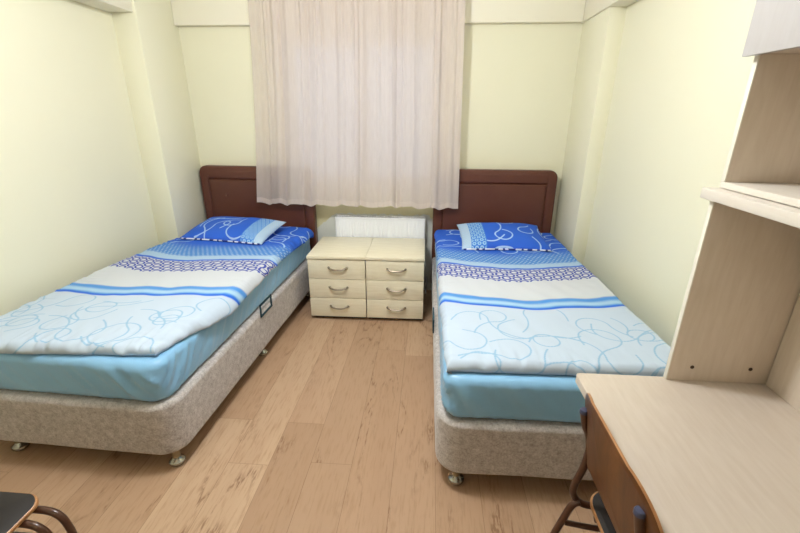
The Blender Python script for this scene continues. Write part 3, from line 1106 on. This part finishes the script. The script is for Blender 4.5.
for a, b in ((-.10, -.10 + half - .0015), (-.10 + half + .0015, yE + .006)):
    dd = MB().box(-.014, -.003, a, b, ZU - .004, ZU + .52, .0015).build('cupboard_door', M_CABW, cab)

# ------------------------------------------------------------------ chairs
def make_chair(label, loc, rz):
    """faces local +x; origin on the floor under the middle of the seat"""
    root = thing('chair', label, 'chair', loc, rz, 'plywood and tube chairs')
    sh = .43
    # seat: plywood shell, dark laminate on top
    x0, x1, hw = -.20, .19, .19
    mb = MB()
    def so(ins, z, curl=True):
        o = []
        for x, y in rrect(x0 + ins, x1 - ins, -hw + ins, hw - ins, .045, 8, (.05, .035, .035, .05)):
            dz = .012 * (abs(y) / hw) ** 2 - .010 * max(0, (x - .10) / .09) ** 2
            o.append((x, y, z + dz))
        return o
    mb.layers([so(.003, sh - .013), so(0, sh - .010), so(0, sh - .003), so(.002, sh), so(.06, sh), so(.12, sh)])
    MBs = mb.build('seat', M_PLYEDGE, root, angle=50)
    mb = MB()
    mb.layers([so(.004, sh - .001), so(.004, sh + .0015), so(.0055, sh + .0025), so(.06, sh + .0025), so(.12, sh + .0025)])
    p = mb.build('seat_pad', M_PAD, MBs, angle=50); p['label'] = 'dark laminate seat top'
    # backrest: bent plywood sheet
    mb = MB()
    bz0, bz1, bw = .575, .815, .198
    cx = -.262
    nloop = rrect(-bw, bw, bz0, bz1, .07, 12, (.06, .06, .105, .105))
    def sheet(xoff, ins):
        L = []
        for y, z in nloop:
            yy = y * (1 - ins / bw); zz = (z - (bz0 + bz1) / 2) * (1 - ins / .12) + (bz0 + bz1) / 2
            L.append((cx + .030 * (yy / bw) ** 2 - .16 * (zz - .69) + xoff, yy, zz))
        return L
    rings = []
    for s in (.25, .5, .75, .9):
        rings.append(s)
    def shrink(xoff, s):
        L = []
        for y, z in nloop:
            yy = y * s; zz = (z - .6875) * s + .6875
            L.append((cx + .030 * (yy / bw) ** 2 - .16 * (zz - .69) + xoff, yy, zz))
        return L
    stack = [shrink(-.005, s) for s in (.2, .45, .7, .9)] + [sheet(-.005, .003), sheet(-.003, 0), sheet(.003, 0), sheet(.005, .003)] + [shrink(.005, s) for s in (.9, .7, .45, .2)]
    mb.layers(stack)
    br = mb.build('backrest', M_PLY, root, angle=50)
    mb = MB()
    e0 = sheet(-.0028, -.0008); e1 = sheet(.0028, -.0008)
    e2 = sheet(.0028, .002); e3 = sheet(-.0028, .002)
    mb.layers([e3, e0, e1, e2], close=False)
    mb.build('edge', M_PLYEDGE, br, angle=50)['label'] = 'paler exposed plywood edge'
    # tube frame
    r = .0098
    for s in (-1, 1):
        A = [(-.266, s * .145, .750 - .006 * s), (-.254, s * .148, .70), (-.232, s * .152, .640), (-.232, s * .158, .56), (-.244, s * .164, .485),
             (-.243, s * .166, .450), (-.222, s * .168, .417), (-.18, s * .168, .4035), (-.05, s * .168, .4025), (.12, s * .168, .4025),
             (.205, s * .168, .4025), (.242, s * .168, .385), (.258, s * .168, .34), (.266, s * .168, .25), (.285, s * .168, .02)]
        fr_ = MB().tube(A, r).build('frame_tube', M_TUBE, root)
        MB().lathe([(.0108, .748), (.0108, .756), (.009, .759), (.001, .760)], (-.266, s * .145, -.006 * s), 16).build('tube_cap', M_CAP, fr_)
        B = [(-.335, s * .172, .02), (-.296, s * .167, .20), (-.256, s * .163, .36), (-.240, s * .161, .412), (-.222, s * .161, .424)]
        MB().tube(B, r).build('leg_tube', M_TUBE, root)
        F = [(-.19, s * .127, .4035), (.10, s * .125, .4035), (.195, s * .125, .4035), (.228, s * .126, .385), (.242, s * .130, .34),
             (.250, s * .142, .26), (.262, s * .157, .14)]
        MB().tube(F, r).build('leg_tube', M_TUBE, root)
        for q in (A[-1], B[0]):
            MB().lathe([(.013, 0), (.015, .004), (.015, .026), (.0125, .03)], (q[0], q[1], 0), 16).build('foot', M_RUBBER, root)
        MB().tube([(-.254, s * .158, .345), (-.1, s * .14, .345), (.242, s * .132, .345)], .008).build('side_rail', M_TUBE, root)
    MB().tube([(-.269, -.155, .29), (-.269, .155, .29)], .009, smooth=2).build('cross_rail', M_TUBE, root)
    MB().tube([(.14, -.168, .388), (.14, .168, .388)], .008, smooth=2).build('cross_rail', M_TUBE, root)
    return root


ch1 = make_chair('brown plywood chair pushed up to the desk, seen from behind its backrest', (.671, .731, 0), 0.0)
ch2 = copy_tree(ch1)
ch2.location = (-1.247, .603, 0); ch2.rotation_euler = (0, 0, 0)
ch2['label'] = 'chair near the foot of the left bed, only its dark seat corner showing'
